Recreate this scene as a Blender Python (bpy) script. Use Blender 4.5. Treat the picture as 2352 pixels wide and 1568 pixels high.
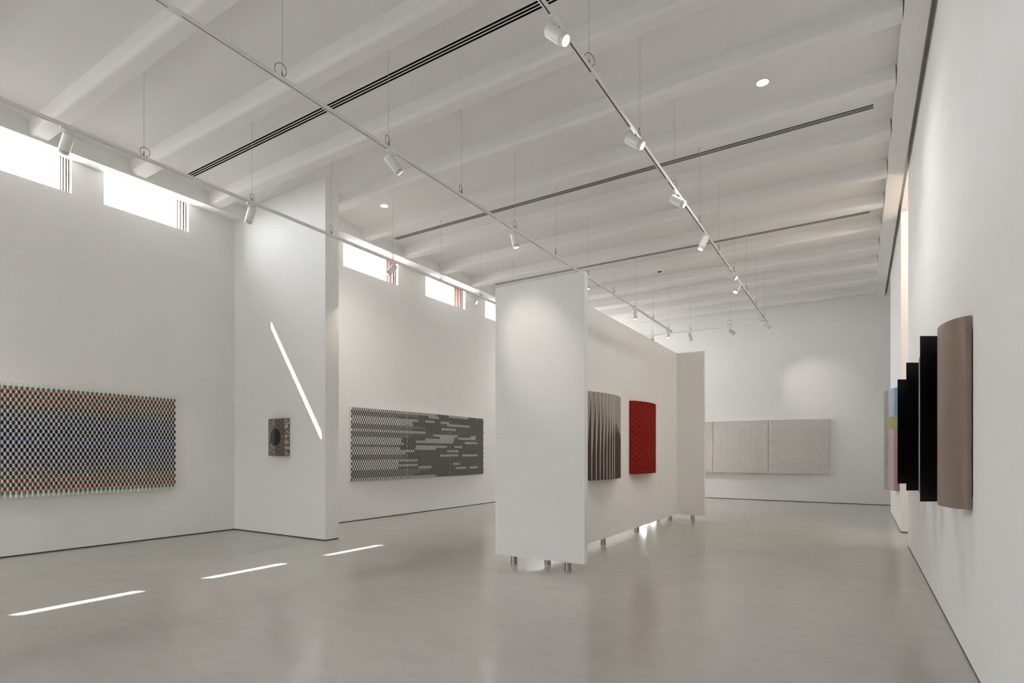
import bpy, math, random
from mathutils import Vector, Matrix

# ------------------------------------------------------------------ clear
for o in list(bpy.data.objects):
    bpy.data.objects.remove(o, do_unlink=True)
S = bpy.context.scene
COL = S.collection
random.seed(7)
PI = math.pi
EYE = 1.4

# ------------------------------------------------------------------ camera
cam = bpy.data.cameras.new('camera')
cam.sensor_fit = 'HORIZONTAL'
cam.sensor_width = 36.0
cam.lens = 36.0 * 1275.0 / 2352.0
cam.shift_y = 256.0 / 2352.0
cam.clip_start = 0.05
cam.clip_end = 300
cam_o = bpy.data.objects.new('camera', cam)
cam_o.location = (0, 0, EYE)
cam_o.rotation_euler = (PI / 2, 0, math.atan(798.0 / 1275.0))
COL.objects.link(cam_o)
S.camera = cam_o

# ------------------------------------------------------------------ world: pale hazy sky over pale ground
SKY = 26.0
W = bpy.data.worlds.new('sky')
S.world = W
W.use_nodes = True
nt = W.node_tree
nt.nodes.clear()
out = nt.nodes.new('ShaderNodeOutputWorld')
bg = nt.nodes.new('ShaderNodeBackground')
tc = nt.nodes.new('ShaderNodeTexCoord')
sx = nt.nodes.new('ShaderNodeSeparateXYZ')
rp = nt.nodes.new('ShaderNodeValToRGB')
mr = nt.nodes.new('ShaderNodeMapRange')
mr.inputs[1].default_value = -0.2
mr.inputs[2].default_value = 0.2
nt.links.new(tc.outputs['Generated'], sx.inputs[0])
nt.links.new(sx.outputs[2], mr.inputs[0])
nt.links.new(mr.outputs[0], rp.inputs[0])
rp.color_ramp.elements[0].position = 0.4
rp.color_ramp.elements[0].color = (0.42, 0.41, 0.395, 1)
rp.color_ramp.elements[1].position = 0.6
rp.color_ramp.elements[1].color = (0.94, 0.965, 0.99, 1)
nt.links.new(rp.outputs[0], bg.inputs[0])
bg.inputs[1].default_value = SKY
nt.links.new(bg.outputs[0], out.inputs[0])

# ------------------------------------------------------------------ sun
sun = bpy.data.lights.new('sun', 'SUN')
sun.energy = 45.0
sun.angle = math.radians(0.5)
sun.color = (1.0, 0.97, 0.92)
sun_o = bpy.data.objects.new('sun', sun)
SUN_DIR = Vector((1.0, 0.752, -1.488)).normalized()
sun_o.rotation_euler = SUN_DIR.to_track_quat('-Z', 'Y').to_euler()
sun_o.location = (-20, -12, 30)
COL.objects.link(sun_o)

# ------------------------------------------------------------------ exposure
S.view_settings.view_transform = 'Standard'
S.view_settings.look = 'None'
S.view_settings.gamma = 1.0
S.view_settings.use_curve_mapping = False
S.view_settings.exposure = 0.30
S.cycles.max_bounces = 12
S.cycles.diffuse_bounces = 8
S.cycles.glossy_bounces = 4
S.cycles.transparent_max_bounces = 12
S.cycles.sample_clamp_indirect = 12.0

# window openings used for walls, frames and daylight portals
Z_SILL, Z_HEAD = 5.17, 5.825
NEAR_X, FAR_X = -9.70, -8.80
WALL_T = 0.35
NEAR_WIN = [(3.85 - 1.66 * k, 5.10 - 1.66 * k) for k in range(6)]          # left wall, near bay
FAR_WIN = [(7.67 + 2.5 * k, 9.23 + 2.5 * k) for k in range(3)]             # left wall, far bay
TALL_FILL_WIN, TALL_FILL_Z = (15.1, 17.3), (3.9, 5.4)                                 # added tall window, unseen behind the display screen, to brighten the far end
REAR_Y = -5.0
BK = 17.9            # end wall
REAR_FILL_WIN = [(-7.2, -6.1)]                                                   # added glazed opening, unseen behind the camera, to let in fill daylight
REAR_FILL_Z = (0.02, 2.1)
DOOR_WIN = (-6.2, -5.6)                                                    # unseen glazed door added in the end wall for the bright floor reflection
DOOR_Z = (0.02, 2.1)


def portal(name, loc, sx_, sy_, direction):
    l = bpy.data.lights.new(name, 'AREA')
    l.shape = 'RECTANGLE'
    l.size, l.size_y = sx_, sy_
    l.cycles.is_portal = True
    o = bpy.data.objects.new(name, l)
    o.location = loc
    o.rotation_euler = Vector(direction).to_track_quat('-Z', 'Z').to_euler()
    COL.objects.link(o)


for a, b in NEAR_WIN:
    portal('daylight_portal', (NEAR_X - WALL_T - .01, (a + b) / 2, (Z_SILL + Z_HEAD) / 2), b - a, Z_HEAD - Z_SILL, (1, 0, 0))
for a, b in FAR_WIN:
    portal('daylight_portal', (FAR_X - WALL_T - .01, (a + b) / 2, (Z_SILL + Z_HEAD) / 2), b - a, Z_HEAD - Z_SILL, (1, 0, 0))
portal('daylight_portal', (FAR_X - WALL_T - .01, sum(TALL_FILL_WIN) / 2, sum(TALL_FILL_Z) / 2), TALL_FILL_WIN[1] - TALL_FILL_WIN[0], TALL_FILL_Z[1] - TALL_FILL_Z[0], (1, 0, 0))
portal('daylight_portal', (sum(DOOR_WIN) / 2, BK + .21, sum(DOOR_Z) / 2), DOOR_WIN[1] - DOOR_WIN[0], DOOR_Z[1] - DOOR_Z[0], (0, -1, 0))
for a, b in REAR_FILL_WIN:
    portal('daylight_portal', ((a + b) / 2, REAR_Y - .27, sum(REAR_FILL_Z) / 2), b - a, REAR_FILL_Z[1] - REAR_FILL_Z[0], (0, 1, 0))

# ================================================================== materials


def mat(name, col, rough=0.6, metal=0.0, spec=0.5, noise=0.0, nscale=6.0, bump=0.0, bscale=60.0, emit=None, estr=0.0):
    m = bpy.data.materials.new(name)
    m.use_nodes = True
    t = m.node_tree
    p = t.nodes['Principled BSDF']
    p.inputs['Base Color'].default_value = (*col, 1)
    p.inputs['Roughness'].default_value = rough
    p.inputs['Metallic'].default_value = metal
    p.inputs['Specular IOR Level'].default_value = spec
    if noise or bump:
        c = t.nodes.new('ShaderNodeTexCoord')
    if noise:
        n = t.nodes.new('ShaderNodeTexNoise')
        n.inputs['Scale'].default_value = nscale
        n.inputs['Detail'].default_value = 6
        r = t.nodes.new('ShaderNodeMapRange')
        r.inputs[1].default_value = 0.3
        r.inputs[2].default_value = 0.7
        r.inputs[3].default_value = 1 - noise
        r.inputs[4].default_value = 1 + noise
        v = t.nodes.new('ShaderNodeVectorMath')
        v.operation = 'SCALE'
        v.inputs[0].default_value = col
        t.links.new(c.outputs['Object'], n.inputs['Vector'])
        t.links.new(n.outputs[0], r.inputs[0])
        t.links.new(r.outputs[0], v.inputs['Scale'])
        t.links.new(v.outputs[0], p.inputs['Base Color'])
    if bump:
        n2 = t.nodes.new('ShaderNodeTexNoise')
        n2.inputs['Scale'].default_value = bscale
        b = t.nodes.new('ShaderNodeBump')
        b.inputs['Strength'].default_value = bump
        b.inputs['Distance'].default_value = 0.01
        t.links.new(c.outputs['Object'], n2.inputs['Vector'])
        t.links.new(n2.outputs[0], b.inputs['Height'])
        t.links.new(b.outputs[0], p.inputs['Normal'])
    if emit:
        p.inputs['Emission Color'].default_value = (*emit, 1)
        p.inputs['Emission Strength'].default_value = estr
    return m


M = {}
M['plaster'] = mat('white_plaster', (.86, .856, .848), .85, spec=.2, noise=.012, nscale=1.2, bump=.02, bscale=90)
M['ceiling'] = mat('white_ceiling_paint', (.86, .856, .848), .9, spec=.15, noise=.012, nscale=1.0)
M['panel'] = mat('white_panel_paint', (.86, .856, .848), .7, spec=.3, noise=.01, nscale=1.5)
M['gap'] = mat('dark_shadow_gap', (.05, .045, .04), .9, spec=.1)
M['wood'] = mat('red_brown_window_wood', (.085, .030, .018), .5, noise=.15, nscale=14)
M['wood_pale'] = mat('pale_window_wood', (.075, .032, .022), .5, noise=.1, nscale=14)
M['steel'] = mat('brushed_steel', (.42, .39, .35), .32, metal=1.0, noise=.06, nscale=30)
M['track'] = mat('white_track_enamel', (.86, .855, .845), .4, spec=.4)
M['black'] = mat('black_gap_fill', (.012, .012, .012), .6)
M['vent_dark'] = mat('black_recess_shade', (.004, .004, .004), .9, spec=0)  # flat black in place of the shade inside slots and aperture
M['lamp'] = mat('white_lamp_enamel', (.80, .80, .79), .35, spec=.5)
M['lamp_ring'] = mat('pale_lamp_ring', (.74, .70, .67), .4)
M['lens'] = mat('warm_lit_lens', (.9, .85, .7), .3, emit=(1.0, .86, .58), estr=1.25)
M['downlight'] = mat('lit_downlight_diffuser', (.9, .9, .9), .4, emit=(1, .95, .88), estr=4.0)
M['wire'] = mat('grey_steel_wire', (.42, .41, .40), .45, metal=.4)
M['loop'] = mat('grey_wire_sleeve', (.22, .215, .21), .5, metal=.3)
M['canvas'] = mat('white_folded_canvas', (.80, .78, .75), .8, spec=.2, noise=.02, nscale=30)
M['canvas_warm'] = mat('cream_folded_canvas', (.84, .81, .765), .8, spec=.2, noise=.03, nscale=12)
M['grey'] = mat('grey_folded_canvas', (.26, .26, .252), .65, spec=.3, noise=.05, nscale=30)
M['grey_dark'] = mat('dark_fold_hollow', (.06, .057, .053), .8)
M['hollow_white'] = mat('pale_fold_hollow', (.74, .72, .69), .85)
M['red'] = mat('red_folded_canvas', (.27, .014, .007), .75, spec=.15, noise=.05, nscale=25)
M['beige'] = mat('beige_pleat_face', (.37, .33, .285), .6)
M['cream'] = mat('pale_pleat_edge', (.56, .52, .46), .6)
M['brown'] = mat('dark_brown_pleat_face', (.075, .055, .042), .6)
M['taupe'] = mat('taupe_satin_sheet', (.235, .172, .132), .38, spec=.45, noise=.01, nscale=3)
M['black_panel'] = mat('black_lacquer', (.0035, .0035, .0035), .55, spec=.25)
M['disc_left'] = mat('black_disc_lit', (.030, .036, .030), .35)  # lighter copy: light on the folded leaf put into the disc colour
M['disc_right'] = mat('black_disc_shaded', (.008, .010, .009), .35)  # darker copy: disc half on the leaf turned from the light


def glass_mat():
    m = bpy.data.materials.new('clear_window_glass')
    m.use_nodes = True
    t = m.node_tree
    t.nodes.clear()
    o = t.nodes.new('ShaderNodeOutputMaterial')
    mx = t.nodes.new('ShaderNodeMixShader')
    tr = t.nodes.new('ShaderNodeBsdfTransparent')
    gl = t.nodes.new('ShaderNodeBsdfGlossy')
    gl.inputs['Roughness'].default_value = 0.02
    tr.inputs[0].default_value = (.97, .98, .98, 1)
    mx.inputs[0].default_value = 0.05
    t.links.new(tr.outputs[0], mx.inputs[1])
    t.links.new(gl.outputs[0], mx.inputs[2])
    t.links.new(mx.outputs[0], o.inputs[0])
    return m


M['glass'] = glass_mat()


def floor_mat():
    m = mat('polished_concrete', (.36, .335, .30), .2, spec=.5)
    t = m.node_tree
    p = t.nodes['Principled BSDF']
    c = t.nodes.new('ShaderNodeTexCoord')
    n1 = t.nodes.new('ShaderNodeTexNoise')
    n1.inputs['Scale'].default_value = 0.55
    n1.inputs['Detail'].default_value = 3
    n1.inputs['Roughness'].default_value = .6
    n1.inputs['Distortion'].default_value = .6
    mp = t.nodes.new('ShaderNodeMapping')
    mp.inputs['Scale'].default_value = (1.0, 3.2, 1)
    mp.inputs['Rotation'].default_value = (0, 0, .5)
    n2 = t.nodes.new('ShaderNodeTexNoise')
    n2.inputs['Scale'].default_value = 2.6
    n2.inputs['Detail'].default_value = 4
    n2.inputs['Distortion'].default_value = .8
    t.links.new(c.outputs['Object'], n1.inputs['Vector'])
    t.links.new(c.outputs['Object'], mp.inputs['Vector'])
    t.links.new(mp.outputs[0], n2.inputs['Vector'])
    r1 = t.nodes.new('ShaderNodeValToRGB')
    r1.color_ramp.elements[0].position = .32
    r1.color_ramp.elements[0].color = (.43, .412, .386, 1)
    r1.color_ramp.elements[1].position = .68
    r1.color_ramp.elements[1].color = (.465, .446, .418, 1)
    r2 = t.nodes.new('ShaderNodeMapRange')
    r2.inputs[1].default_value = .0
    r2.inputs[2].default_value = 1.0
    r2.inputs[3].default_value = .93
    r2.inputs[4].default_value = 1.07
    v = t.nodes.new('ShaderNodeVectorMath')
    v.operation = 'SCALE'
    t.links.new(n1.outputs[0], r1.inputs[0])
    t.links.new(n2.outputs[0], r2.inputs[0])
    t.links.new(r1.outputs[0], v.inputs[0])
    t.links.new(r2.outputs[0], v.inputs['Scale'])
    t.links.new(v.outputs[0], p.inputs['Base Color'])
    return m


M['floor'] = floor_mat()



def strokes_mat(name, base, ink, thr, sc, stretch):
    """wispy brush strokes: stretched, distorted noise bands of ink over a base tone"""
    m = mat(name, base, .6)
    t = m.node_tree
    p = t.nodes['Principled BSDF']
    c = t.nodes.new('ShaderNodeTexCoord')
    mp = t.nodes.new('ShaderNodeMapping')
    mp.inputs['Scale'].default_value = stretch
    n = t.nodes.new('ShaderNodeTexNoise')
    n.inputs['Scale'].default_value = sc
    n.inputs['Detail'].default_value = 3
    n.inputs['Distortion'].default_value = 1.6
    r = t.nodes.new('ShaderNodeValToRGB')
    r.color_ramp.elements[0].position = thr - .04
    r.color_ramp.elements[0].color = (*ink, 1)
    r.color_ramp.elements[1].position = thr + .05
    r.color_ramp.elements[1].color = (*base, 1)
    t.links.new(c.outputs['Object'], mp.inputs[0])
    t.links.new(mp.outputs[0], n.inputs['Vector'])
    t.links.new(n.outputs[0], r.inputs[0])
    t.links.new(r.outputs[0], p.inputs['Base Color'])
    return m


M['strokes'] = strokes_mat('greige_strokes_lit', (.40, .36, .335), (.075, .055, .044), .50, 22, (1.0, 1, 3.4))  # front leaf facing the light, painted lighter
M['strokes_shaded'] = strokes_mat('brown_strokes_shaded', (.22, .175, .155), (.055, .038, .030), .50, 22, (.8, 1, 3.2))  # other front leaf, its shade put into a darker colour
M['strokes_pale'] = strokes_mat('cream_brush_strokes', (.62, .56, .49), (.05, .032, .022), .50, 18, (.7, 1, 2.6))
M['speckle'] = strokes_mat('grey_speckled_weave', (.45, .43, .42), (.10, .09, .09), .50, 60, (1, 1, .5))

# ================================================================== mesh builder


class MB:
    def __init__(self):
        self.v, self.f, self.mi, self.sm = [], [], [], []

    def face(self, pts, mi=0, smooth=False):
        n = len(self.v)
        self.v += [tuple(p) for p in pts]
        self.f.append(tuple(range(n, n + len(pts))))
        self.mi.append(mi)
        self.sm.append(smooth)

    def poly(self, verts, faces, mi=0, smooth=False):
        n = len(self.v)
        self.v += [tuple(p) for p in verts]
        for f in faces:
            self.f.append(tuple(n + i for i in f))
            self.mi.append(mi)
            self.sm.append(smooth)

    def box(self, a, b, mi=0):
        (x0, y0, z0), (x1, y1, z1) = a, b
        V = [(x0, y0, z0), (x1, y0, z0), (x1, y1, z0), (x0, y1, z0), (x0, y0, z1), (x1, y0, z1), (x1, y1, z1), (x0, y1, z1)]
        F = [(0, 3, 2, 1), (4, 5, 6, 7), (0, 1, 5, 4), (1, 2, 6, 5), (2, 3, 7, 6), (3, 0, 4, 7)]
        self.poly(V, F, mi)
        return self

    def prism(self, poly, axis, lo, hi, mi=0):
        """extrude a 2-D outline along an axis ('x': outline is (y,z), 'y': (x,z), 'z': (x,y))"""
        def P(p, t):
            return {'x': (t, p[0], p[1]), 'y': (p[0], t, p[1]), 'z': (p[0], p[1], t)}[axis]
        n = len(poly)
        V = [P(p, lo) for p in poly] + [P(p, hi) for p in poly]
        F = [tuple(range(n)), tuple(range(2 * n - 1, n - 1, -1))]
        for i in range(n):
            j = (i + 1) % n
            F.append((i, i + n, j + n, j))
        self.poly(V, F, mi)
        return self

    def lathe(self, prof, seg=24, mi=0, axis='z', cap0=True, cap1=True, org=(0, 0, 0), smooth=True):
        """prof: (radius, height) list; sharp rings come from doubled points"""
        V, F = [], []
        for r, h in prof:
            for k in range(seg):
                a = 2 * PI * k / seg
                x, y = r * math.cos(a), r * math.sin(a)
                p = {'z': (x, y, h), 'x': (h, x, y), 'y': (y, h, x)}[axis]
                V.append((p[0] + org[0], p[1] + org[1], p[2] + org[2]))
        for i in range(len(prof) - 1):
            if prof[i] == prof[i + 1]:
                continue
            for k in range(seg):
                j = (k + 1) % seg
                F.append((i * seg + k, i * seg + j, (i + 1) * seg + j, (i + 1) * seg + k))
        self.poly(V, F, mi, smooth)
        if cap0:
            self.face([V[k] for k in range(seg - 1, -1, -1)], mi)
        if cap1:
            b = (len(prof) - 1) * seg
            self.face([V[b + k] for k in range(seg)], mi)
        return self

    def tube(self, pts, r, seg=6, mi=0, caps=True):
        pts = [Vector(p) for p in pts]
        V, F = [], []
        up = Vector((0, 0, 1))
        for i, p in enumerate(pts):
            d = (pts[min(i + 1, len(pts) - 1)] - pts[max(i - 1, 0)]).normalized()
            a = d.cross(up)
            if a.length < 1e-3:
                a = d.cross(Vector((1, 0, 0)))
            a.normalize()
            b = d.cross(a).normalized()
            for k in range(seg):
                t = 2 * PI * k / seg
                V.append(p + a * (r * math.cos(t)) + b * (r * math.sin(t)))
        for i in range(len(pts) - 1):
            for k in range(seg):
                j = (k + 1) % seg
                F.append((i * seg + k, (i + 1) * seg + k, (i + 1) * seg + j, i * seg + j))
        self.poly(V, F, mi, True)
        if caps:
            self.face(V[:seg], mi)
            self.face(V[-seg:][::-1], mi)
        return self

    def grid(self, fn, nu, nv, mi=0, smooth=True, mfn=None):
        V = [fn(u / nu, v / nv) for v in range(nv + 1) for u in range(nu + 1)]
        n = len(self.v)
        self.v += [tuple(p) for p in V]
        for v in range(nv):
            for u in range(nu):
                a = n + v * (nu + 1) + u
                self.f.append((a, a + 1, a + nu + 2, a + nu + 1))
                self.mi.append(mfn((u + .5) / nu, (v + .5) / nv) if mfn else mi)
                self.sm.append(smooth)
        return self

    def mesh(self, name, mats):
        me = bpy.data.meshes.new(name)
        me.from_pydata(self.v, [], self.f)
        for m in (mats if isinstance(mats, (list, tuple)) else [mats]):
            me.materials.append(m)
        me.polygons.foreach_set('material_index', self.mi)
        me.polygons.foreach_set('use_smooth', self.sm)
        me.update()
        return me


def link(name, data, parent=None, loc=None, rot=None):
    o = bpy.data.objects.new(name, data)
    COL.objects.link(o)
    if parent:
        o.parent = parent
    if loc is not None:
        o.location = loc
    if rot is not None:
        o.rotation_euler = rot
    return o


def part(name, mb, m, parent, loc=None, label=None, kind=None):
    o = link(name, mb.mesh(name, m), parent, loc)
    if label:
        o['label'] = label
    if kind:
        o['kind'] = kind
    return o


def struct(name, mb, m, label=None):
    o = link(name, mb.mesh(name, m) if mb else None)
    o['kind'] = 'structure'
    if label:
        o['label'] = label
    return o


def thing(name, label, cat, loc=(0, 0, 0), group=None, data=None):
    o = link(name, data, None, loc)
    o['label'] = label
    o['category'] = cat
    if group:
        o['group'] = group
    return o


# ================================================================== room shell
ZC = 5.80            # ceiling
ZB = 5.60            # underside of beams
RX = 0.62            # right wall face
GAPZ = 0.016         # shadow gap at the foot of the walls

struct('floor', MB().box((-10.6, REAR_Y - .6, -.2), (4.0, BK + .5, 0)), M['floor'], 'polished grey concrete gallery floor')


def wall_with_windows(xf, y0, y1, wins, tall=None):
    m = MB()
    xo = xf - WALL_T
    ztop = ZC + .1
    if tall:
        ya, yb = tall
        m.box((xo, ya, GAPZ), (xf, yb, TALL_FILL_Z[0])).box((xo, ya, TALL_FILL_Z[1]), (xf, yb, ztop)).box((xo, yb, GAPZ), (xf, y1, ztop))
        y1 = ya
    m.box((xo, y0, GAPZ), (xf, y1, Z_SILL))
    m.box((xo, y0, Z_HEAD), (xf, y1, ztop))
    ys = [y0] + [q for w in sorted(wins) for q in w] + [y1]
    for i in range(0, len(ys), 2):
        m.box((xo, ys[i], Z_SILL), (xf, ys[i + 1], Z_HEAD))
    return m


struct('wall_left', wall_with_windows(NEAR_X, REAR_Y - .25, 5.92, NEAR_WIN), M['plaster'], 'white wall with high strip windows above the multicoloured relief')
struct('wall_left', wall_with_windows(FAR_X, 6.19, BK, FAR_WIN, TALL_FILL_WIN), M['plaster'], 'white wall with high strip windows above the grey relief')
struct('wall_stub', MB().box((NEAR_X - WALL_T, 5.92, GAPZ), (-7.215, 6.19, ZC + .05)), M['plaster'], 'white stub wall that carries the small dark relief')
struct('wall_far', MB().box((-9.2, BK, GAPZ), (DOOR_WIN[0], BK + .2, ZC + .05)).box((DOOR_WIN[1], BK, GAPZ), (4.0, BK + .2, ZC + .05)).box((DOOR_WIN[0], BK, DOOR_Z[1]), (DOOR_WIN[1], BK + .2, ZC + .05)), M['plaster'], 'white end wall behind the display screen')
struct('wall_right', MB().box((RX, REAR_Y - .25, GAPZ), (RX + .2, 10.215, ZC + .05)), M['plaster'], 'white wall beside the camera with the taupe and black reliefs')
struct('wall_right', MB().box((RX, 11.93, GAPZ), (3.0, 15.8, ZC + .05)), M['plaster'], 'white pier beyond the opening with the striped relief')
struct('wall_side_room', MB().box((3.0, 8.8, GAPZ), (3.2, BK, ZC + .05)).box((RX + .2, 8.8, GAPZ), (3.0, 9.0, ZC + .05)), M['plaster'])
rear = MB()
xs = [-10.05] + [q for w in REAR_FILL_WIN for q in w] + [RX + .2]
for i in range(0, len(xs), 2):
    rear.box((xs[i], REAR_Y - .25, GAPZ), (xs[i + 1], REAR_Y, ZC + .05))
for a, b in REAR_FILL_WIN:
    rear.box((a, REAR_Y - .25, REAR_FILL_Z[1]), (b, REAR_Y, ZC + .05))
struct('wall_rear', rear, M['plaster'])

# dark strips that paint in the shade of the recess under the walls
struct('shadow_gap_left', MB().box((NEAR_X - .2, REAR_Y, 0), (NEAR_X - .004, 5.93, GAPZ)).box((FAR_X - .2, 6.18, 0), (FAR_X - .004, BK, GAPZ)), M['gap'])
struct('shadow_gap_stub', MB().box((NEAR_X, 5.924, 0), (-7.219, 6.186, GAPZ)), M['gap'])
struct('shadow_gap_far', MB().box((-9.2, BK + .004, 0), (DOOR_WIN[0], BK + .1, GAPZ)).box((DOOR_WIN[1], BK + .004, 0), (3.0, BK + .1, GAPZ)), M['gap'])
struct('shadow_gap_right', MB().box((RX + .004, REAR_Y, 0), (RX + .19, 10.211, GAPZ)).box((RX + .004, 11.934, 0), (3.0, 15.796, GAPZ)), M['gap'])

# ceiling slab, with its beams as pieces
ceil = struct('ceiling', MB().box((-10.05, REAR_Y - .25, ZC), (RX + .2, BK + .2, ZC + .25)), M['ceiling'], 'white ceiling crossed by shallow beams')
struct('ceiling_side_room', MB().box((RX, 10.215, 5.64), (3.0, 11.93, ZC)).box((RX, 15.8, 5.64), (3.0, BK, ZC)).box((RX + .2, 9.0, 5.64), (3.0, 10.215, ZC)), M['ceiling'])


def beam_mesh(x0):
    def arc(cx, r, a0, a1):
        return [(cx + r * math.cos(a0 + (a1 - a0) * k / 5), r + r * math.sin(a0 + (a1 - a0) * k / 5)) for k in range(6)]
    prof = [(0, .22)] + arc(.055, .055, PI, 1.5 * PI) + arc(.20 - .012, .012, 1.5 * PI, 2 * PI) + [(.20, .22)]
    mb = MB()
    for (ya, za), (yb, zb) in zip(prof[:-1], prof[1:]):
        mb.face([(x0, ya, za), (x0, yb, zb), (.347, yb, zb), (.347, ya, za)], 0, False)
    mb.face([(x0, y, z) for y, z in prof[::-1]])
    mb.face([(.347, y, z) for y, z in prof])
    return mb.mesh('beam', M['ceiling'])


FASCIA_N, FASCIA_F = -9.30, -8.27
bm_near, bm_far = beam_mesh(FASCIA_N - .02), beam_mesh(FASCIA_F - .02)
for k in range(-6, 13):
    y = 2.83 + 1.2 * k
    link('beam', bm_near if y < 5.9 else bm_far, ceil, (0, y, ZB))

# fascias with sloping soffits over the windows, box beam along the right wall
t = MB()
t.prism([(NEAR_X, 5.65), (FASCIA_N, 5.575), (FASCIA_N, ZC + .02), (NEAR_X, ZC + .02)], 'y', REAR_Y, 5.92)
struct('trim_1', t, M['ceiling'], 'white fascia above the near windows')
t = MB()
t.prism([(FAR_X, 5.655), (FASCIA_F, 5.575), (FASCIA_F, ZC + .02), (FAR_X, ZC + .02)], 'y', 6.19, BK)
struct('trim_2', t, M['ceiling'], 'white fascia above the far windows')
struct('trim_3', MB().box((.360, REAR_Y, ZB - .006), (.568, BK, ZC + .02)), M['ceiling'], 'white box beam running along the wall top')


# ------------------------------------------------------------------ windows
def window(n, xf, a, b, z0=Z_SILL, z1=Z_HEAD):
    root = struct('window_%d' % n, None, None, 'high strip window in a red-brown wooden frame')
    root.location = (xf, a, z0)
    w, h = b - a, z1 - z0
    # nested frame rings, stepped towards the glass
    for d0, d1, t_, m in ((-.125, -.07, .018, 'wood'), (-.155, -.125, .030, 'wood_pale'), (-.215, -.155, .024, 'wood'), (-.235, -.215, .034, 'wood_pale'), (-.300, -.235, .028, 'wood')):
        f = MB()
        f.box((d0, 0, 0), (d1, t_, h)).box((d0, w - t_, 0), (d1, w, h))
        f.box((d0, t_, 0), (d1, w - t_, t_)).box((d0, t_, h - t_), (d1, w - t_, h))
        part('frame', f, M[m], root)
    s = MB()
    s.box((-.335, .0, 0), (-.305, .035, h)).box((-.335, w - .035, 0), (-.305, w, h)).box((-.335, .035, 0), (-.305, w - .035, .05)).box((-.335, .035, h - .04), (-.305, w - .035, h))
    sash = part('sash', s, M['wood'], root)
    part('pane', MB().box((-.323, .035, .05), (-.317, w - .035, h - .04)), M['glass'], sash)


n = 1
for a, b in NEAR_WIN:
    window(n, NEAR_X, a, b)
    n += 1
for a, b in FAR_WIN:
    window(n, FAR_X, a, b)
    n += 1
window(n, FAR_X, *TALL_FILL_WIN, *TALL_FILL_Z)  # added window, out of sight, brightens the far end
n += 1
for a, b in REAR_FILL_WIN:
    root = struct('window_%d' % n, None, None, 'added glazed opening for fill daylight in the unseen wall behind')
    f = MB()
    z0, z1 = REAR_FILL_Z
    y0, y1 = REAR_Y - .18, REAR_Y - .12
    f.box((a, y0, z0), (a + .05, y1, z1)).box((b - .05, y0, z0), (b, y1, z1)).box((a + .05, y0, z1 - .05), (b - .05, y1, z1)).box((a + .05, y0, z0), (b - .05, y1, z0 + .05))
    f.box(((a + b) / 2 - .025, y0, z0 + .05), ((a + b) / 2 + .025, y1, z1 - .05))
    part('frame', f, M['wood'], root)
    part('pane', MB().box((a + .05, REAR_Y - .153, z0 + .05), (b - .05, REAR_Y - .147, z1 - .05)), M['glass'], root)
    n += 1

root = struct('added_door_1', None, None, 'added glazed door, unseen behind the display screen')
root.location = (DOOR_WIN[0], BK + .1, 0)
w, z0, z1 = DOOR_WIN[1] - DOOR_WIN[0], *DOOR_Z
part('frame', MB().box((0, 0, 0), (.05, .08, z1)).box((w - .05, 0, 0), (w, .08, z1)).box((.05, 0, z1 - .05), (w - .05, .08, z1)), M['wood'], root)
for k in range(2):
    xa, xb = .05 + k * (w - .1) / 2, .05 + (k + 1) * (w - .1) / 2
    f = MB()
    f.box((xa, .01, z0), (xa + .05, .06, z1 - .05)).box((xb - .05, .01, z0), (xb, .06, z1 - .05)).box((xa + .05, .01, z0), (xb - .05, .06, z0 + .08)).box((xa + .05, .01, z1 - .11), (xb - .05, .06, z1 - .05))
    lf = part('leaf_frame', f, M['wood'], root)
    part('pane', MB().box((xa + .05, .033, z0 + .08), (xb - .05, .039, z1 - .11)), M['glass'], lf)

# ================================================================== linear air vents in the ceiling


def vent(label, x0, x1, yc):
    root = thing('linear_air_vent', label, 'vent', (x0, yc, ZC), 'linear slot vents between the ceiling beams')
    L = x1 - x0
    part('slot_shade', MB().box((0, -.054, -.003), (L, .054, .0)), M['vent_dark'], root, label='black slots')
    fr = MB()
    for s in (-1, 1):
        fr.prism([(s * .052, -.0048), (s * .100, -.0035), (s * .100, -.0005), (s * .052, -.0005)], 'x', -.06, L + .06)
    fr.box((-.06, -.052, -.0048), (0, .052, -.0005)).box((L, -.052, -.0048), (L + .06, .052, -.0005))
    part('flange', fr, M['ceiling'], root)
    for y in (-.019, .019):
        part('slat', MB().box((0, y - .0065, -.0055), (L, y + .0065, -.0032)), M['ceiling'], root)


vent('near black-slotted vent crossing above all three lighting tracks', -9.06, .15, 4.755)
vent('middle black-slotted vent ending short of the box beam', -8.09, .15, 8.40)
vent('far thin black-slotted vent passing behind the display screen top', -8.06, .157, 12.05)


# ------------------------------------------------------------------ recessed downlights
def downlight(label, x, y, lit=True):
    root = thing('recessed_downlight', label, 'downlight', (x, y, ZC))
    r = .068 if lit else .05
    m = MB()
    m.lathe([(r, -.001), (r + .012, -.004), (r + .012, -.0045), (r, -.006), (r, -.001)], 32, cap0=False, cap1=False)
    part('trim_ring', m, M['lamp_ring'], root)
    if lit:
        part('diffuser', MB().lathe([(r, -.003), (r, -.0015)], 32, smooth=False), M['downlight'], root)
        l = bpy.data.lights.new('downlight_lamp', 'SPOT')
        l.energy = 170
        l.spot_size = 2.5
        l.spot_blend = 1
        l.shadow_soft_size = .06
        l.color = (1, .95, .88)
        o = link('downlight_lamp', l, root, (0, 0, -.03))
    else:
        part('dark_aperture', MB().lathe([(r, -.003), (r, -.0015)], 24, smooth=False), M['vent_dark'], root)


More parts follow.
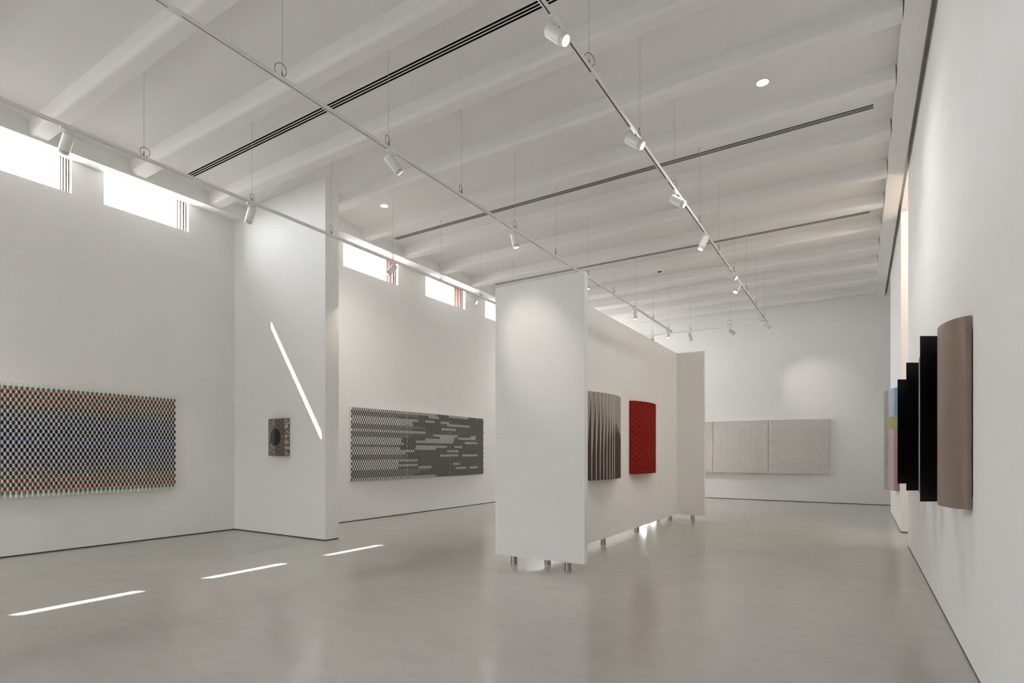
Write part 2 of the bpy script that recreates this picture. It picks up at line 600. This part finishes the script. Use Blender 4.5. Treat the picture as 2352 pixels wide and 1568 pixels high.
downlight('lit round downlight in the ceiling bay by the box beam', -.975, 7.17)
downlight('lit round downlight in the ceiling bay by the stub wall', -7.17, 7.17)
downlight('added fill downlight, unseen behind the display screen front wing', -7.17, 14.37)  # added lamp, hidden from view, lifts the light at the far end
downlight('added fill downlight, unseen behind the camera by the window wall', -7.17, -.03)  # added lamp out of view, fills the near half of the room
downlight('small dark unlit downlight above the display screen', -4.11, 13.32, False)

# ================================================================== display screen
scr = thing('display_screen', 'freestanding white Z-plan display screen on short steel legs', 'display screen', (-3.3, 5.96, 0))


def P0(mb, m, name, label=None):
    o = part(name, mb, m, scr, label=label)
    o.location = (3.3, -5.96, 0)
    return o


PZ0, PZ1 = .104, 3.512
P0(MB().box((-3.955, 5.917, PZ0), (-2.708, 6.005, PZ1)), M['panel'], 'wing_panel')
P0(MB().box((-3.955, 11.83, PZ0), (-2.722, 11.918, PZ1)), M['panel'], 'wing_panel')
P0(MB().box((-3.375, 6.006, PZ0), (-3.283, 11.829, PZ1)), M['panel'], 'long_panel')
leg = MB().lathe([(.040, .004), (.040, PZ0)], 24).lathe([(.043, 0), (.043, .004)], 24).mesh('leg', M['steel'])
for x, y in ((-3.70, 5.962), (-2.945, 5.962), (-3.325, 6.16), (-3.327, 7.95), (-3.327, 9.46), (-3.327, 11.5), (-2.965, 11.873), (-3.70, 11.873)):
    link('leg', leg, scr, (x + 3.3, y - 5.96, 0))

# ================================================================== lighting tracks
TX = {1: -6.72, 2: -4.28, 3: -1.945}
TZ = 4.65            # underside of tracks
TH = .032


def track(label, p0, p1, wires, joints, along, hgroup):
    """p0/p1: ends along the axis; along = 'y' or 'x' """
    rot = (0, 0, PI / 2) if along == 'y' else (0, 0, 0)
    root = thing('lighting_track', label, 'lighting track', p0, hgroup)
    root.rotation_euler = rot
    L = (Vector(p1) - Vector(p0)).length
    w, h, g = .018, TH, .006
    prof = [(-w, 0), (-g, 0), (-g, .012), (g, .012), (g, 0), (w, 0), (w, h), (-w, h)]
    V, n_ = [], len(prof)
    m = MB()
    # U channel: three bars that meet edge to edge
    m.box((0, -w, 0), (L, -g, h)).box((0, g, 0), (L, w, h)).box((0, -g, .012), (L, g, h))
    part('channel', m, M['track'], root)
    part('conductor_strip', MB().box((.03, -g, .006), (L - .03, g, .0118)), M['black'], root, label='black groove strip')
    for x in (0, L):
        s = -1 if x == 0 else 1
        part('end_cap', MB().box((min(x, x + s * .012), -w - .001, -.001), (max(x, x + s * .012), w + .001, h + .001)), M['track'], root)
    for j in joints:
        part('joint_cover', MB().box((j - .05, -w - .001, -.0025), (j - .002, w + .001, .0055)).box((j + .002, -w - .001, -.0025), (j + .05, w + .001, .0055)), M['track'], root)
    for i, q in enumerate(wires):
        wr = MB().tube([(0, 0, h + .02), (0, 0, ZC - TZ - .05)], .0017, 6)
        wo = part('suspension_wire', wr, M['wire'], root, (q, 0, 0))
        an = MB().lathe([(.006, ZC - TZ - .085), (.006, ZC - TZ - .05), (.018, ZC - TZ - .012), (.022, ZC - TZ)], 14)
        part('ceiling_anchor', an, M['lamp'], wo)
        gr = MB().lathe([(.007, h), (.007, h + .03), (.0045, h + .055)], 10)
        part('wire_gripper', gr, M['loop'], wo)
        # surplus wire coiled in a loop above the track
        rnd = random.Random(i * 13 + int(abs(p0[0]) * 100))
        R = .046 + .010 * rnd.random()
        a0 = rnd.uniform(-.5, .5) + (PI if rnd.random() < .35 else 0)
        el = rnd.uniform(.85, 1.25)
        full = 1.0 if rnd.random() < .75 else .62
        pts = []
        for k in range(21):
            tt = -PI / 2 + .35 + (2 * PI - .5) * full * k / 20
            rx, rz = R * math.cos(tt), R * el * math.sin(tt)
            x_, z_ = rx - .012, rz + R * el + h + .008
            pts.append((x_ * math.cos(a0), x_ * math.sin(a0) + .004, z_))
        lp = MB().tube([(0, 0, h + .05)] + pts[:], .0034, 6)
        part('wire_loop', lp, M['loop'], wo)
    return root


YS = [3.05 + 1.29 * k for k in range(10)]
rel = lambda y0, ys: [y - y0 for y in ys]
G = 'suspended lighting tracks'
track('white lighting track hanging beside the strip windows', (TX[1], -1.2, TZ), (TX[1], 14.95, TZ), rel(-1.2, YS), rel(-1.2, [3.63, 5.71, 7.9, 10.2]), 'y', G)
track('white lighting track passing over the top of the display screen', (TX[2], -1.2, TZ), (TX[2], 14.93, TZ), rel(-1.2, YS), rel(-1.2, [2.15, 6.48, 8.71, 10.91, 13.0]), 'y', G)
track('white lighting track in the aisle between screen and taupe relief', (TX[3], -1.2, TZ), (TX[3], 15.07, TZ), rel(-1.2, YS[1:]), rel(-1.2, [4.43, 6.59, 9.6, 11.8, 13.75]), 'y', G)
track('short white lighting track running across in front of the end wall', (-6.4, 15.1, TZ), (-1.97, 15.1, TZ), [-6.1 + 6.4, -4.87 + 6.4, -3.83 + 6.4, -2.82 + 6.4, -2.05 + 6.4], [-2.25 + 6.4], 'x', G)

# ================================================================== spotlights
a = MB()
a.box((-.060, -.0165, -.026), (.060, .0165, -.0005)).box((-.045, -.0055, 0), (.045, .0055, .005))
a.lathe([(.019, -.036), (.021, -.033), (.021, -.026)], 18, org=(.030, 0, 0))
ADAPT = a.mesh('adapter', M['lamp'])
a = MB()
a.tube([(.030, 0, -.034), (.030, 0, -.050), (.018, .0, -.066), (.006, 0, -.080), (0, 0, -.100)], .0085, 8)
a.lathe([(.012, -.022), (.014, -.020), (.014, .020), (.012, .022)], 14, axis='y', org=(0, 0, -.100))
ARM = a.mesh('arm', M['lamp'])
R_ = .049
a = MB()
a.lathe([(R_ - .012, -.058), (R_ - .012, -.058), (R_ - .003, -.053), (R_, -.046), (R_, -.046), (R_, .118), (R_, .118), (R_ - .006, .120)], 32)
BODY = a.mesh('lamp_body', M['lamp'])
a = MB()
a.lathe([(R_ - .004, .119), (R_ - .004, .1225), (R_ - .004, .1225)], 32, cap0=False, cap1=False)  # black ring in place of the shade in the gap
SEAM = a.mesh('shadow_seam', M['black'])
a = MB()
a.lathe([(R_ - .002, .1225), (R_ - .002, .1225), (R_ - .003, .152), (R_ - .003, .152), (R_ - .008, .153), (R_ - .010, .146)], 32, cap0=True, cap1=False)
RING = a.mesh('front_ring', M['lamp_ring'])
a = MB()
a.lathe([(.0385, .1478), (.036, .1490), (.025, .1482), (.023, .1472)], 28, cap0=False)
LENS = a.mesh('lens', M['lens'])


def spot(label, t, q, d, energy, size=.55):
    loc = (TX[t], q, TZ) if t < 4 else (q, 15.1, TZ)
    root = thing('track_spotlight', label, 'spotlight', loc, 'white cylinder spotlights on the tracks')
    root.rotation_euler = (0, 0, PI / 2 if t < 4 else 0)
    ri = Matrix.Rotation(-(PI / 2 if t < 4 else 0), 3, 'Z')
    link('adapter', ADAPT, root)
    link('arm', ARM, root)
    dv = (ri @ Vector(d)).normalized()
    b = link('lamp_body', BODY, root, (0, 0, -.105))
    b.rotation_mode = 'QUATERNION'
    b.rotation_quaternion = dv.to_track_quat('Z', 'Y')
    link('shadow_seam', SEAM, b)
    link('front_ring', RING, b)
    ln = link('lens', LENS, b)
    ln['label'] = 'warm lit lens'
    l = bpy.data.lights.new('spotlight_beam', 'SPOT')
    l.energy = energy
    l.spot_size = size
    l.spot_blend = .9
    l.shadow_soft_size = .03
    l.color = (1.0, .87, .75)
    lo = link('spotlight_beam', l, b, (0, 0, .160), (PI, 0, 0))
    return root


spot('spotlight nearest the multicoloured relief, beside the first strip window', 1, 2.35, (-.72, .02, -.69), 25)
spot('spotlight hanging before the stub wall corner, aimed down at the wall', 1, 4.33, (-.62, .12, -.77), 30)
spot('spotlight tilted sideways across the strip window beyond the stub wall', 1, 6.93, (-.40, -.50, -.77), 40)
spot('spotlight aimed away from the windows near the display screen edge', 1, 9.18, (.79, .10, -.59), 15)
spot('spotlight aimed at the front wing of the display screen', 2, 4.38, (.36, .60, -.72), 75, .52)
spot('upright spotlight on the screen track above the middle vent end', 2, 6.90, (.20, .05, -.98), 25)
spot('spotlight hanging at the top corner of the display screen front wing', 2, 9.40, (.31, -.16, -.94), 25)
spot('upright spotlight above the sloping top line of the long panel', 2, 12.04, (.14, -.15, -.97), 25)
spot('spotlight at the far end of the screen track, lens facing the viewer', 2, 14.54, (.30, -.34, -.89), 20)
spot('largest spotlight, at the top of the picture, beside the near vent', 3, 3.69, (.72, -.03, -.69), 3)
spot('second spotlight down the aisle track, above the middle vent', 3, 5.37, (.79, 0, -.62), 3)
spot('third spotlight down the aisle track, just below the middle vent', 3, 6.92, (.81, .03, -.59), 3)
spot('aisle track spotlight pointing back down across the far vent', 3, 8.48, (-.34, -.28, -.90), 14)
spot('aisle track spotlight facing the far wall corner, just below the far vent', 3, 10.33, (.80, -.11, -.59), 18)
spot('aisle track spotlight hanging directly under its neighbour, lens down', 3, 11.15, (-.23, -.51, -.83), 25)
spot('last spotlight at the corner where the aisle track ends', 3, 14.75, (.55, .62, -.62), 40, .6)
spot('end wall spotlight half hidden by the screen top edge', 4, -4.87, (.1, .60, -.79), 40)
spot('straight end wall spotlight between the two track ends', 4, -3.85, (.08, .58, -.81), 35)
spot('slanted end wall spotlight close to the track corner', 4, -2.83, (1.8, 2.8, -1.3), 70, .60)

# ================================================================== folded-loop reliefs
ROWS = 28


def bulge(u, d):
    return d * max(0.0, math.sin(PI * min(max(u, 0), 1))) ** .8


def loop_geom(mb, base, w, h, dep, mi, nx=4, pinch=.24):
    """one vertical loop of folded canvas: hour-glass outline, half round in plan.
    base(y, z, out) maps local coordinates to space"""
    V = []
    for j, (tz, k) in enumerate(((-.5, 1 + pinch), (0, 1 - pinch), (.5, 1 + pinch))):
        for i in range(nx + 1):
            a = PI * i / nx
            V.append(base(-math.cos(a) * w * .5 * k, tz * h, dep * (.12 + .88 * math.sin(a))))
    F = []
    for j in range(2):
        for i in range(nx):
            p = j * (nx + 1) + i
            F.append((p, p + 1, p + nx + 2, p + nx + 1))
    mb.poly(V, F, mi, True)
    return mb


def rel_surface(origin, ax, nrm):
    o, ax, nrm = Vector(origin), Vector(ax), Vector(nrm)

    def fn(y, z, out_):
        return o + ax * y + Vector((0, 0, z)) + nrm * out_
    return fn


# ---- multicoloured relief on the near wall
ART_H = 1.45
COLS = ['pgreen', 'red', 'green', 'red', 'green', 'dred', 'dgreen', 'maroon', 'teal', 'purple', 'navy', 'blk', 'blk', 'blue', 'blue', 'bnavy', 'blk', 'navy',
        'purple', 'teal', 'maroon', 'dgreen', 'dred', 'green', 'red', 'green', 'red', 'pgreen']
CV = {'pgreen': (.10, .20, .11), 'red': (.26, .016, .022), 'green': (.014, .10, .032), 'dred': (.11, .012, .012), 'dgreen': (.008, .075, .042),
      'maroon': (.050, .014, .020), 'teal': (.010, .040, .046), 'purple': (.018, .013, .060), 'navy': (.008, .020, .060), 'blk': (.009, .010, .012),
      'blue': (.007, .030, .13), 'bnavy': (.008, .012, .032)}
CN = {'pgreen': 'pale_green', 'dred': 'dark_red', 'dgreen': 'dark_green', 'blk': 'black', 'bnavy': 'blue_black'}
CM = {k: mat(CN.get(k, k) + '_canvas', c, .6, spec=.35) for k, c in CV.items()}
CKEYS = list(CV)

art = thing('folded_canvas_relief', 'wide multicoloured relief of red, green and blue ovals on the window wall', 'wall relief', (NEAR_X, 4.86, 1.57))
PER = .0575
YL, YR = 1.88, 4.86
RH = ART_H / ROWS
half = PER / 2


def art1_out(y):
    u = (y - YL) / (YR - YL)
    return .045 + bulge(u, .11)


def a1(y, z, out_):
    """wall-panel coordinates -> local to the relief root"""
    return (art1_out(y) + out_, y - 4.86, z)


ncol = int((YR - YL) / half)
ovals, white = [], MB()
for r in range(ROWS):
    z = ART_H / 2 - (r + .5) * RH
    for c in range(ncol):
        y = YR - (c + .5) * half
        if (r + c) % 2 == 0:
            ovals.append((r, c, y, z))
        else:
            loop_geom(white, lambda a_, b_, o_, y=y, z=z: a1(y + a_, z + b_, o_), half, RH, .011, 0)
# tabs standing up along the top and bottom edges
for c in range(ncol):
    y = YR - (c + .5) * half
    if c % 2 == 0:
        for s in (-1, 1):
            z = s * (ART_H / 2 + .018)
            loop_geom(white, lambda a_, b_, o_, y=y, z=z: a1(y + a_, z + b_, o_), half * .9, .050, .012, 0, pinch=.0)
            loop_geom(white, lambda a_, b_, o_, y=y, z=z: a1(y - a_ + half * .9, z + b_, o_ - .022), half * .5, .048, .010, 0, pinch=.0)
part('white_folds', white, M['canvas'], art, kind='stuff')
bk = MB()
for a_, b_ in ((YL, 3.366), (3.374, YR)):
    m = MB()
    nn = 16
    m.grid(lambda u, v, a_=a_, b_=b_: (art1_out(a_ + (b_ - a_) * u) - .002, a_ + (b_ - a_) * u - 4.86, (v - .5) * ART_H), nn, 1)
    for zz in (-ART_H / 2, ART_H / 2):
        m.grid(lambda u, v, a_=a_, b_=b_, zz=zz: ((art1_out(a_ + (b_ - a_) * u) - .004) * v + .004 * (1 - v), a_ + (b_ - a_) * u - 4.86, zz * .995), nn, 1)
    for yy in (a_, b_):
        m.face([(.004, yy - 4.86, -ART_H / 2), (art1_out(yy) - .003, yy - 4.86, -ART_H / 2), (art1_out(yy) - .003, yy - 4.86, ART_H / 2), (.004, yy - 4.86, ART_H / 2)])
    part('backing_panel', m, M['canvas'], art)


def oval_mesh(mb=None, base=None, mi=0):
    own = mb is None
    if own:
        mb = MB()
        base = lambda y, z, o: (o, y, z)
    N = 12
    base_ring = [base(math.cos(2 * PI * k / N) * half * .56, math.sin(2 * PI * k / N) * RH * .62, .002) for k in range(N)]
    ring = [base(math.cos(2 * PI * k / N) * half * .53, math.sin(2 * PI * k / N) * RH * .62, .010) for k in range(N)]
    ctr = [base(math.cos(2 * PI * k / N) * half * .27, math.sin(2 * PI * k / N) * RH * .34, .014) for k in range(N)]
    F = [(k, (k + 1) % N, N + (k + 1) % N, N + k) for k in range(N)] + [(N + k, N + (k + 1) % N, 2 * N + (k + 1) % N, 2 * N + k) for k in range(N)] + [tuple(range(2 * N, 3 * N))]
    mb.poly(base_ring + ring + ctr, F, mi, True)
    return mb


om = {k: oval_mesh().mesh('colour_oval', CM[k]) for k in CKEYS}
seen = sorted([o for o in ovals if o[2] > 2.64], key=lambda o: o[2])
single = set((o[0], o[1]) for o in seen[:300])
rest = MB()
rj = random.Random(3)
for r, c, y, z in ovals:
    key = COLS[r]
    if key in ('blue', 'navy') and y < 4.0 and rj.random() < .45:
        key = 'bnavy' if rj.random() < .6 else 'teal'
    if key == 'blk' and rj.random() < .15:
        key = 'navy'
    if key == 'maroon' and rj.random() < .25:
        key = 'purple'
    if (r, c) in single:
        link('colour_oval', om[key], art, a1(y, z, 0))
    else:
        oval_mesh(rest, lambda a_, b_, o_, y=y, z=z: a1(y + a_, z + b_, o_), CKEYS.index(key))
part('colour_ovals', rest, [CM[k] for k in CKEYS], art, kind='stuff')


# ---- two wide reliefs of small folded loops (grey, white)
def loop_relief(name, label, root_loc, ax, nrm, length, npan, depth, mats, colour, valley_mi, edge_tabs=False, height=1.5, wide=1.0, deep=.015):
    root = thing('folded_canvas_relief', label, 'wall relief', root_loc)
    ax, nrm = Vector(ax), Vector(nrm)
    per = .0575
    hf = per / 2
    rows = ROWS
    rh = height / rows
    outf = lambda u: .045 + bulge(u, depth)

    def at(s, z, o_):
        return ax * s + nrm * (outf(s / length) + o_) + Vector((0, 0, z))
    pl = length / npan
    for p in range(npan):
        s0, s1 = p * pl + .006, (p + 1) * pl - .006
        m = MB()
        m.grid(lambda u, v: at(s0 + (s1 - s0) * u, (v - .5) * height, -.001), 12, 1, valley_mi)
        for zz in (-height / 2 - .006, height / 2 + .006):
            m.grid(lambda u, v, zz=zz: ax * (s0 + (s1 - s0) * u) + nrm * (.004 + (outf((s0 + (s1 - s0) * u) / length) - .002) * v) + Vector((0, 0, zz)), 12, 1, 0)
        for ss in (s0, s1):
            q = outf(ss / length)
            m.face([ax * ss + nrm * .004 + Vector((0, 0, -height / 2)), ax * ss + nrm * q + Vector((0, 0, -height / 2)), ax * ss + nrm * q + Vector((0, 0, height / 2)), ax * ss + nrm * .004 + Vector((0, 0, height / 2))], 0)
        pan = part('panel', m, mats, root)
        lm = MB()
        nc = 2 * int(round((s1 - s0) / per))
        hf = (s1 - s0) / nc
        for r in range(rows):
            z = height / 2 - (r + .5) * rh
            for c in range(nc):
                if (r + c) % 2:
                    continue
                s = s0 + (c + .5) * hf
                loop_geom(lm, lambda a_, b_, o_, s=s, z=z: at(s + a_, z + b_, o_), hf * wide, rh * .97, deep, colour(r, s / length), pinch=.08)
        part('folded_loops', lm, mats, pan, kind='stuff')
    if edge_tabs:
        for r in (1, 6, 7, 10, 14, 17, 19, 22, 25, 26):
            z = height / 2 - (r + .5) * rh
            q = outf(1.0)
            tb = MB()
            tb.grid(lambda u, v, z=z: ax * (length + .05 * u) + nrm * (q + .012 - .03 * u * u) + Vector((0, 0, z + (v - .5) * rh * .95)), 3, 1, 1)
            tb.grid(lambda u, v, z=z: ax * (length + .05 * (1 - u)) + nrm * (q + .009 - .03 * (1 - u) ** 2) + Vector((0, 0, z + (v - .5) * rh * .95)), 3, 1, 1)
            part('edge_tab', tb, mats, root)
    return root


rg = random.Random(11)
runs = []
for r in range(ROWS):
    cur, seq = 0.0, []
    # white, then grey, sometimes white again, then grey to the end
    a = rg.uniform(.26, .50)
    seq.append((a, 0 if rg.random() < .62 else 2))
    b = a + rg.uniform(.05, .30)
    seq.append((b, 1))
    if rg.random() < .62:
        c_ = b + rg.uniform(.06, .30)
        seq.append((c_, 0))
        d_ = c_ + rg.uniform(.03, .14)
        seq.append((d_, 1))
        if rg.random() < .4:
            seq.append((d_ + rg.uniform(.06, .2), 0))
    seq.append((2, 1))
    runs.append(seq)


def grey_colour(r, u):
    if r in (0, ROWS - 1) and u < .55:
        return 0
    for e, m in runs[r]:
        if u < e:
            return m if u < .93 else (1 if m == 0 else m)
    return 1


M['mid_grey'] = mat('pale_grey_folded_canvas', (.42, .41, .39), .7, spec=.25, noise=.03, nscale=30)
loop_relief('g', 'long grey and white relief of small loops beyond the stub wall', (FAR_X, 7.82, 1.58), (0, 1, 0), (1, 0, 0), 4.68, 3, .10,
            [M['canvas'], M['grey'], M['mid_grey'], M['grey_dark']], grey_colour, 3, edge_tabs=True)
loop_relief('w', 'long all-white relief of small loops on the end wall', (-.70, BK, 1.58), (-1, 0, 0), (0, -1, 0), 4.69, 3, .10,
            [M['canvas_warm'], M['hollow_white'], M['canvas'], M['hollow_white']], lambda r, u: 0, 1, height=1.54)

# ================================================================== small dark relief on the stub wall
sm = thing('folded_panel_relief', 'small brown brush-stroked relief with a black disc on the stub wall', 'wall relief', (-8.333, 5.92, 1.665))
HZ = .316
prof = [(-.234, .084), (-.022, .104), (.222, .096), (.233, .0035)]   # x offset, distance from wall


def fold(name, i, m):
    (xa, da), (xb, db) = prof[i], prof[i + 1]
    mb = MB()
    if i < 2:
        mb.prism([(xa, -da + .02), (xa, -da), (xb, -db), (xb, -db + .02)], 'z', -HZ, HZ)
    else:
        mb.prism([(xb, -.003), (xa - .01, -.003), (xa - .01, -da + .02), (xa, -da + .02), (xa + .001, -da)], 'z', -HZ, HZ)
    return part(name, mb, m, sm)


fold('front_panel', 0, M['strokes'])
fold('front_panel', 1, M['strokes_shaded'])
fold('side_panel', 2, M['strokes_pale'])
part('side_panel', MB().box((-.234, -.064, -HZ), (-.222, -.003, HZ)), M['strokes'], sm)


def disc_half(side, m):
    (xa, da), (xb, db) = (prof[0], prof[1]) if side < 0 else (prof[1], prof[2])
    xc = prof[1][0]
    pts = []
    for k in range(17):
        t_ = -PI / 2 + PI * k / 16
        x = xc + side * .138 * math.cos(t_)
        z = .148 * math.sin(t_) + .004
        f = (x - xa) / (xb - xa)
        pts.append((x, -(da + (db - da) * f), z))
    mb = MB()
    lo = [(p[0], p[1] - .001, p[2]) for p in pts]
    hi = [(p[0], p[1] - .006, p[2]) for p in pts]
    N = len(pts)
    mb.poly(lo + hi, [tuple(range(N, 2 * N))] + [(i, i + 1, N + i + 1, N + i) for i in range(N - 1)] + [(N - 1, 0, N, 2 * N - 1)])
    part('disc_half', mb, m, sm, label='disc half painted lighter, as lit' if side < 0 else 'disc half painted darker, as shaded')


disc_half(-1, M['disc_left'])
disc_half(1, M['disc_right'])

# ================================================================== pleated beige relief on the screen
LX = -3.283
pl = thing('pleated_relief', 'beige and brown pleated relief bowed out from the long panel', 'wall relief', (LX, 7.15, 1.64))
PW, NP, PH = 1.22, 14, .628


def bow(u, d):
    return .025 + d * math.sin(PI * min(max(u, 0), 1)) ** .75


part('backing_panel', MB().grid(lambda u, v: (.004 + (bow(u, .13) - .006), PW * u, (v - .5) * 2 * PH), 28, 1)
     .grid(lambda u, v: (.002 + (bow(u, .13) - .006) * v, PW * u, -PH), 28, 1).grid(lambda u, v: (.002 + (bow(u, .13) - .006) * v, PW * u, PH), 28, 1), M['cream'], pl)
for i in range(NP):
    u0, u1 = i / NP, (i + 1) / NP
    um = u0 + .62 * (u1 - u0)
    d = .036
    y0, ym, y1 = PW * u0, PW * um, PW * u1
    x0, xm, x1 = bow(u0, .13), bow(um, .13) + d, bow(u1, .13)
    m = MB()
    zt = PH - .02 - i * .05              # where the brown wedge starts on this pleat
    k_ = max(0.0, min(1.0, (i - 4) / 8))  # how far the brown has closed over the pleat's inner edge
    za = -PH + (zt + PH) * k_ * .85
    m.face([(x0, y0, za), (xm, ym, zt), (xm, ym, PH), (x0, y0, PH)], 0)
    m.face([(x0, y0, -PH), (xm, ym, -PH), (xm, ym, zt), (x0, y0, za)], 1)
    hi, lo = (2, 2) if i < 8 else (0, 1)
    for (xp, yp), (xq, yq) in (((xm, ym), (xm + .004, ym + .014)), ((xm + .004, ym + .014), (x1, y1))):
        m.face([(xp, yp, -PH), (xq, yq, -PH), (xq, yq, zt), (xp, yp, zt)], lo)
        m.face([(xp, yp, zt), (xq, yq, zt), (xq, yq, PH), (xp, yp, PH)], hi)
    for z in (-PH, PH):
        m.face([(x0, y0, z), (xm, ym, z), (xm + .004, ym + .014, z), (x1, y1, z)], 0)
    part('pleat', m, [M['beige'], M['brown'], M['cream']], pl)

# ================================================================== red relief on the screen
rd = thing('folded_canvas_relief', 'bright red relief of staggered wavy strips bowed out from the long panel', 'wall relief', (LX, 8.96, 1.662))
RWD, RN, RHH = 1.22, 20, .618
m = MB()
m.grid(lambda u, v: (bow(u, .15) - .006, RWD * u, (v - .5) * 2 * RHH), 28, 1)
for zz in (-RHH, RHH):
    m.grid(lambda u, v, zz=zz: (.003 + (bow(u, .15) - .006) * v, RWD * u, zz), 28, 1)
m.face([(.003, 0, -RHH), (.025, 0, -RHH), (.025, 0, RHH), (.003, 0, RHH)])
part('backing_panel', m, M['red'], rd)
for i in range(RN):
    ph = PI * (i % 2)

    def fn(u, v, i=i, ph=ph):
        uu = (i + u) / RN
        z = (v - .5) * 2 * RHH
        wv = .5 + .5 * math.cos(v * 2 * PI * 13.5 + ph)
        return (bow(uu, .15) + (.004 + .023 * wv) * math.sin(PI * u) ** .7, RWD * uu, z)
    part('wavy_strip', MB().grid(fn, 6, 108), M['red'], rd)

# ================================================================== taupe and black reliefs on the wall beside the camera
CW, SW = 798.0 / 1275.0, 0
th = math.atan(CW)
ct, st = math.cos(th), math.sin(th)


def taupe_relief(label, y0):
    root = thing('curved_panel_relief', label, 'wall relief', (RX, y0, 1.66), 'taupe and black reliefs on the wall beside the camera')
    hh = .626
    N = 20
    arc = [(-.012 - .138 * math.sin(t_), .36 * (1 - math.cos(t_))) for t_ in [PI / 2 * k / N for k in range(N + 1)]]
    inner = [(x + .006, y + .004) for x, y in arc]
    m = MB()
    n_ = len(arc)
    V = [(x, y, z) for z in (-hh, hh) for x, y in arc] + [(x, y, z) for z in (-hh, hh) for x, y in inner]
    F = []
    for i in range(n_ - 1):
        F.append((i, i + 1, n_ + i + 1, n_ + i))
    m.poly(V[:2 * n_], F, 0, True)
    m.poly(V[2 * n_:], F, 0, True)
    for z, b0 in ((-hh, 0), (hh, n_)):
        for i in range(n_ - 1):
            m.face([V[b0 + i], V[b0 + i + 1], V[2 * n_ + b0 + i + 1], V[2 * n_ + b0 + i]], 0)
    m.face([V[0], V[n_], V[3 * n_], V[2 * n_]], 0)
    part('curved_sheet', m, M['taupe'], root)
    # black plate standing out behind it, square to the line of sight
    x0, yb = -.230, .622
    L_ = .262
    e = (x0 + L_ * ct, yb + L_ * st)
    bl = MB()
    bl.prism([(x0, yb), e, (e[0] - .008 * st, e[1] + .012 * ct), (x0 + .004, yb + .012)], 'z', -.629, .629)
    part('black_plate', bl, M['black_panel'], root)
    # wall batten the two pieces are fixed to
    part('mounting_batten', MB().box((-.012, .02, -.55), (-.001, .80, .55)), M['black_panel'], root)
    sh = MB()
    pts2 = [(x0 + .006, yb + .014)] + [(x0 + .006 + .222 * math.sin(PI / 2 * k / 10) ** 2, yb + .014 + .5 * k / 10) for k in range(1, 11)]
    sh.prism(pts2 + [(p[0] + .006, p[1]) for p in pts2[::-1]], 'z', -hh, hh)
    part('far_sheet', sh, M['taupe'], root)
    return root


taupe_relief('nearest taupe curved relief with a black plate, biggest on this wall', 4.60)
taupe_relief('middle taupe and black relief, only its black plate showing', 6.063)
taupe_relief('far taupe and black relief overlapping the striped relief', 7.53)

# ------------------------------------------------------------------ striped relief on the pier
stp = thing('curved_panel_relief', 'bowed square relief striped blue, yellow and pink on the pier', 'wall relief', (RX, 12.25, 1.65))
SWD, SH2 = 1.9, .945
smats = [mat('deep_blue_print', (.045, .19, .30), .4), mat('pale_blue_print', (.36, .43, .48), .4), mat('olive_yellow_print', (.24, .22, .015), .4),
         mat('yellow_green_print', (.29, .27, .07), .4), mat('rose_print', (.29, .10, .10), .4), mat('pale_pink_print', (.42, .33, .32), .4), M['speckle']]


def sfun(u, v):
    return (-.02 - .19 * math.sin(PI * u) ** .8, SWD * u, (v - .5) * 2 * SH2)


def smat(u, v):
    z = v
    band = 0 if z > .725 else (1 if z > .60 else 2)
    if u < .075:
        return (0, 2, 4)[band]
    if u < .23:
        return (1, 3, 5)[band]
    if u < .27 and band == 1:
        return 3
    return 6


m = MB()
m.grid(sfun, 40, 40, mfn=smat)
for vv in (0, 1):
    m.grid(lambda u, v, vv=vv: (sfun(u, vv)[0] * v - .002 * (1 - v), SWD * u, (vv - .5) * 2 * SH2), 40, 1, 6)
for uu in (0, 1):
    m.face([(-.002, SWD * uu, -SH2), (-.02, SWD * uu, -SH2), (-.02, SWD * uu, SH2), (-.002, SWD * uu, SH2)], 6)
part('printed_sheet', m, smats, stp)

# ================================================================== lamp in the side room (lights the opening)
sl = thing('ceiling_lamp', 'warm ceiling lamp in the side room beyond the opening', 'lamp', (1.9, 10.9, 5.64))
part('lamp_body', MB().lathe([(.14, -.06), (.15, -.05), (.15, 0)], 32, cap0=False), M['lamp'], sl)
part('diffuser', MB().lathe([(.14, -.058), (.14, -.055)], 32, smooth=False), M['downlight'], sl)
l = bpy.data.lights.new('side_room_lamp', 'POINT')
l.energy = 70
l.color = (1, .84, .68)
l.shadow_soft_size = .12
link('side_room_lamp', l, sl, (0, 0, -.25))
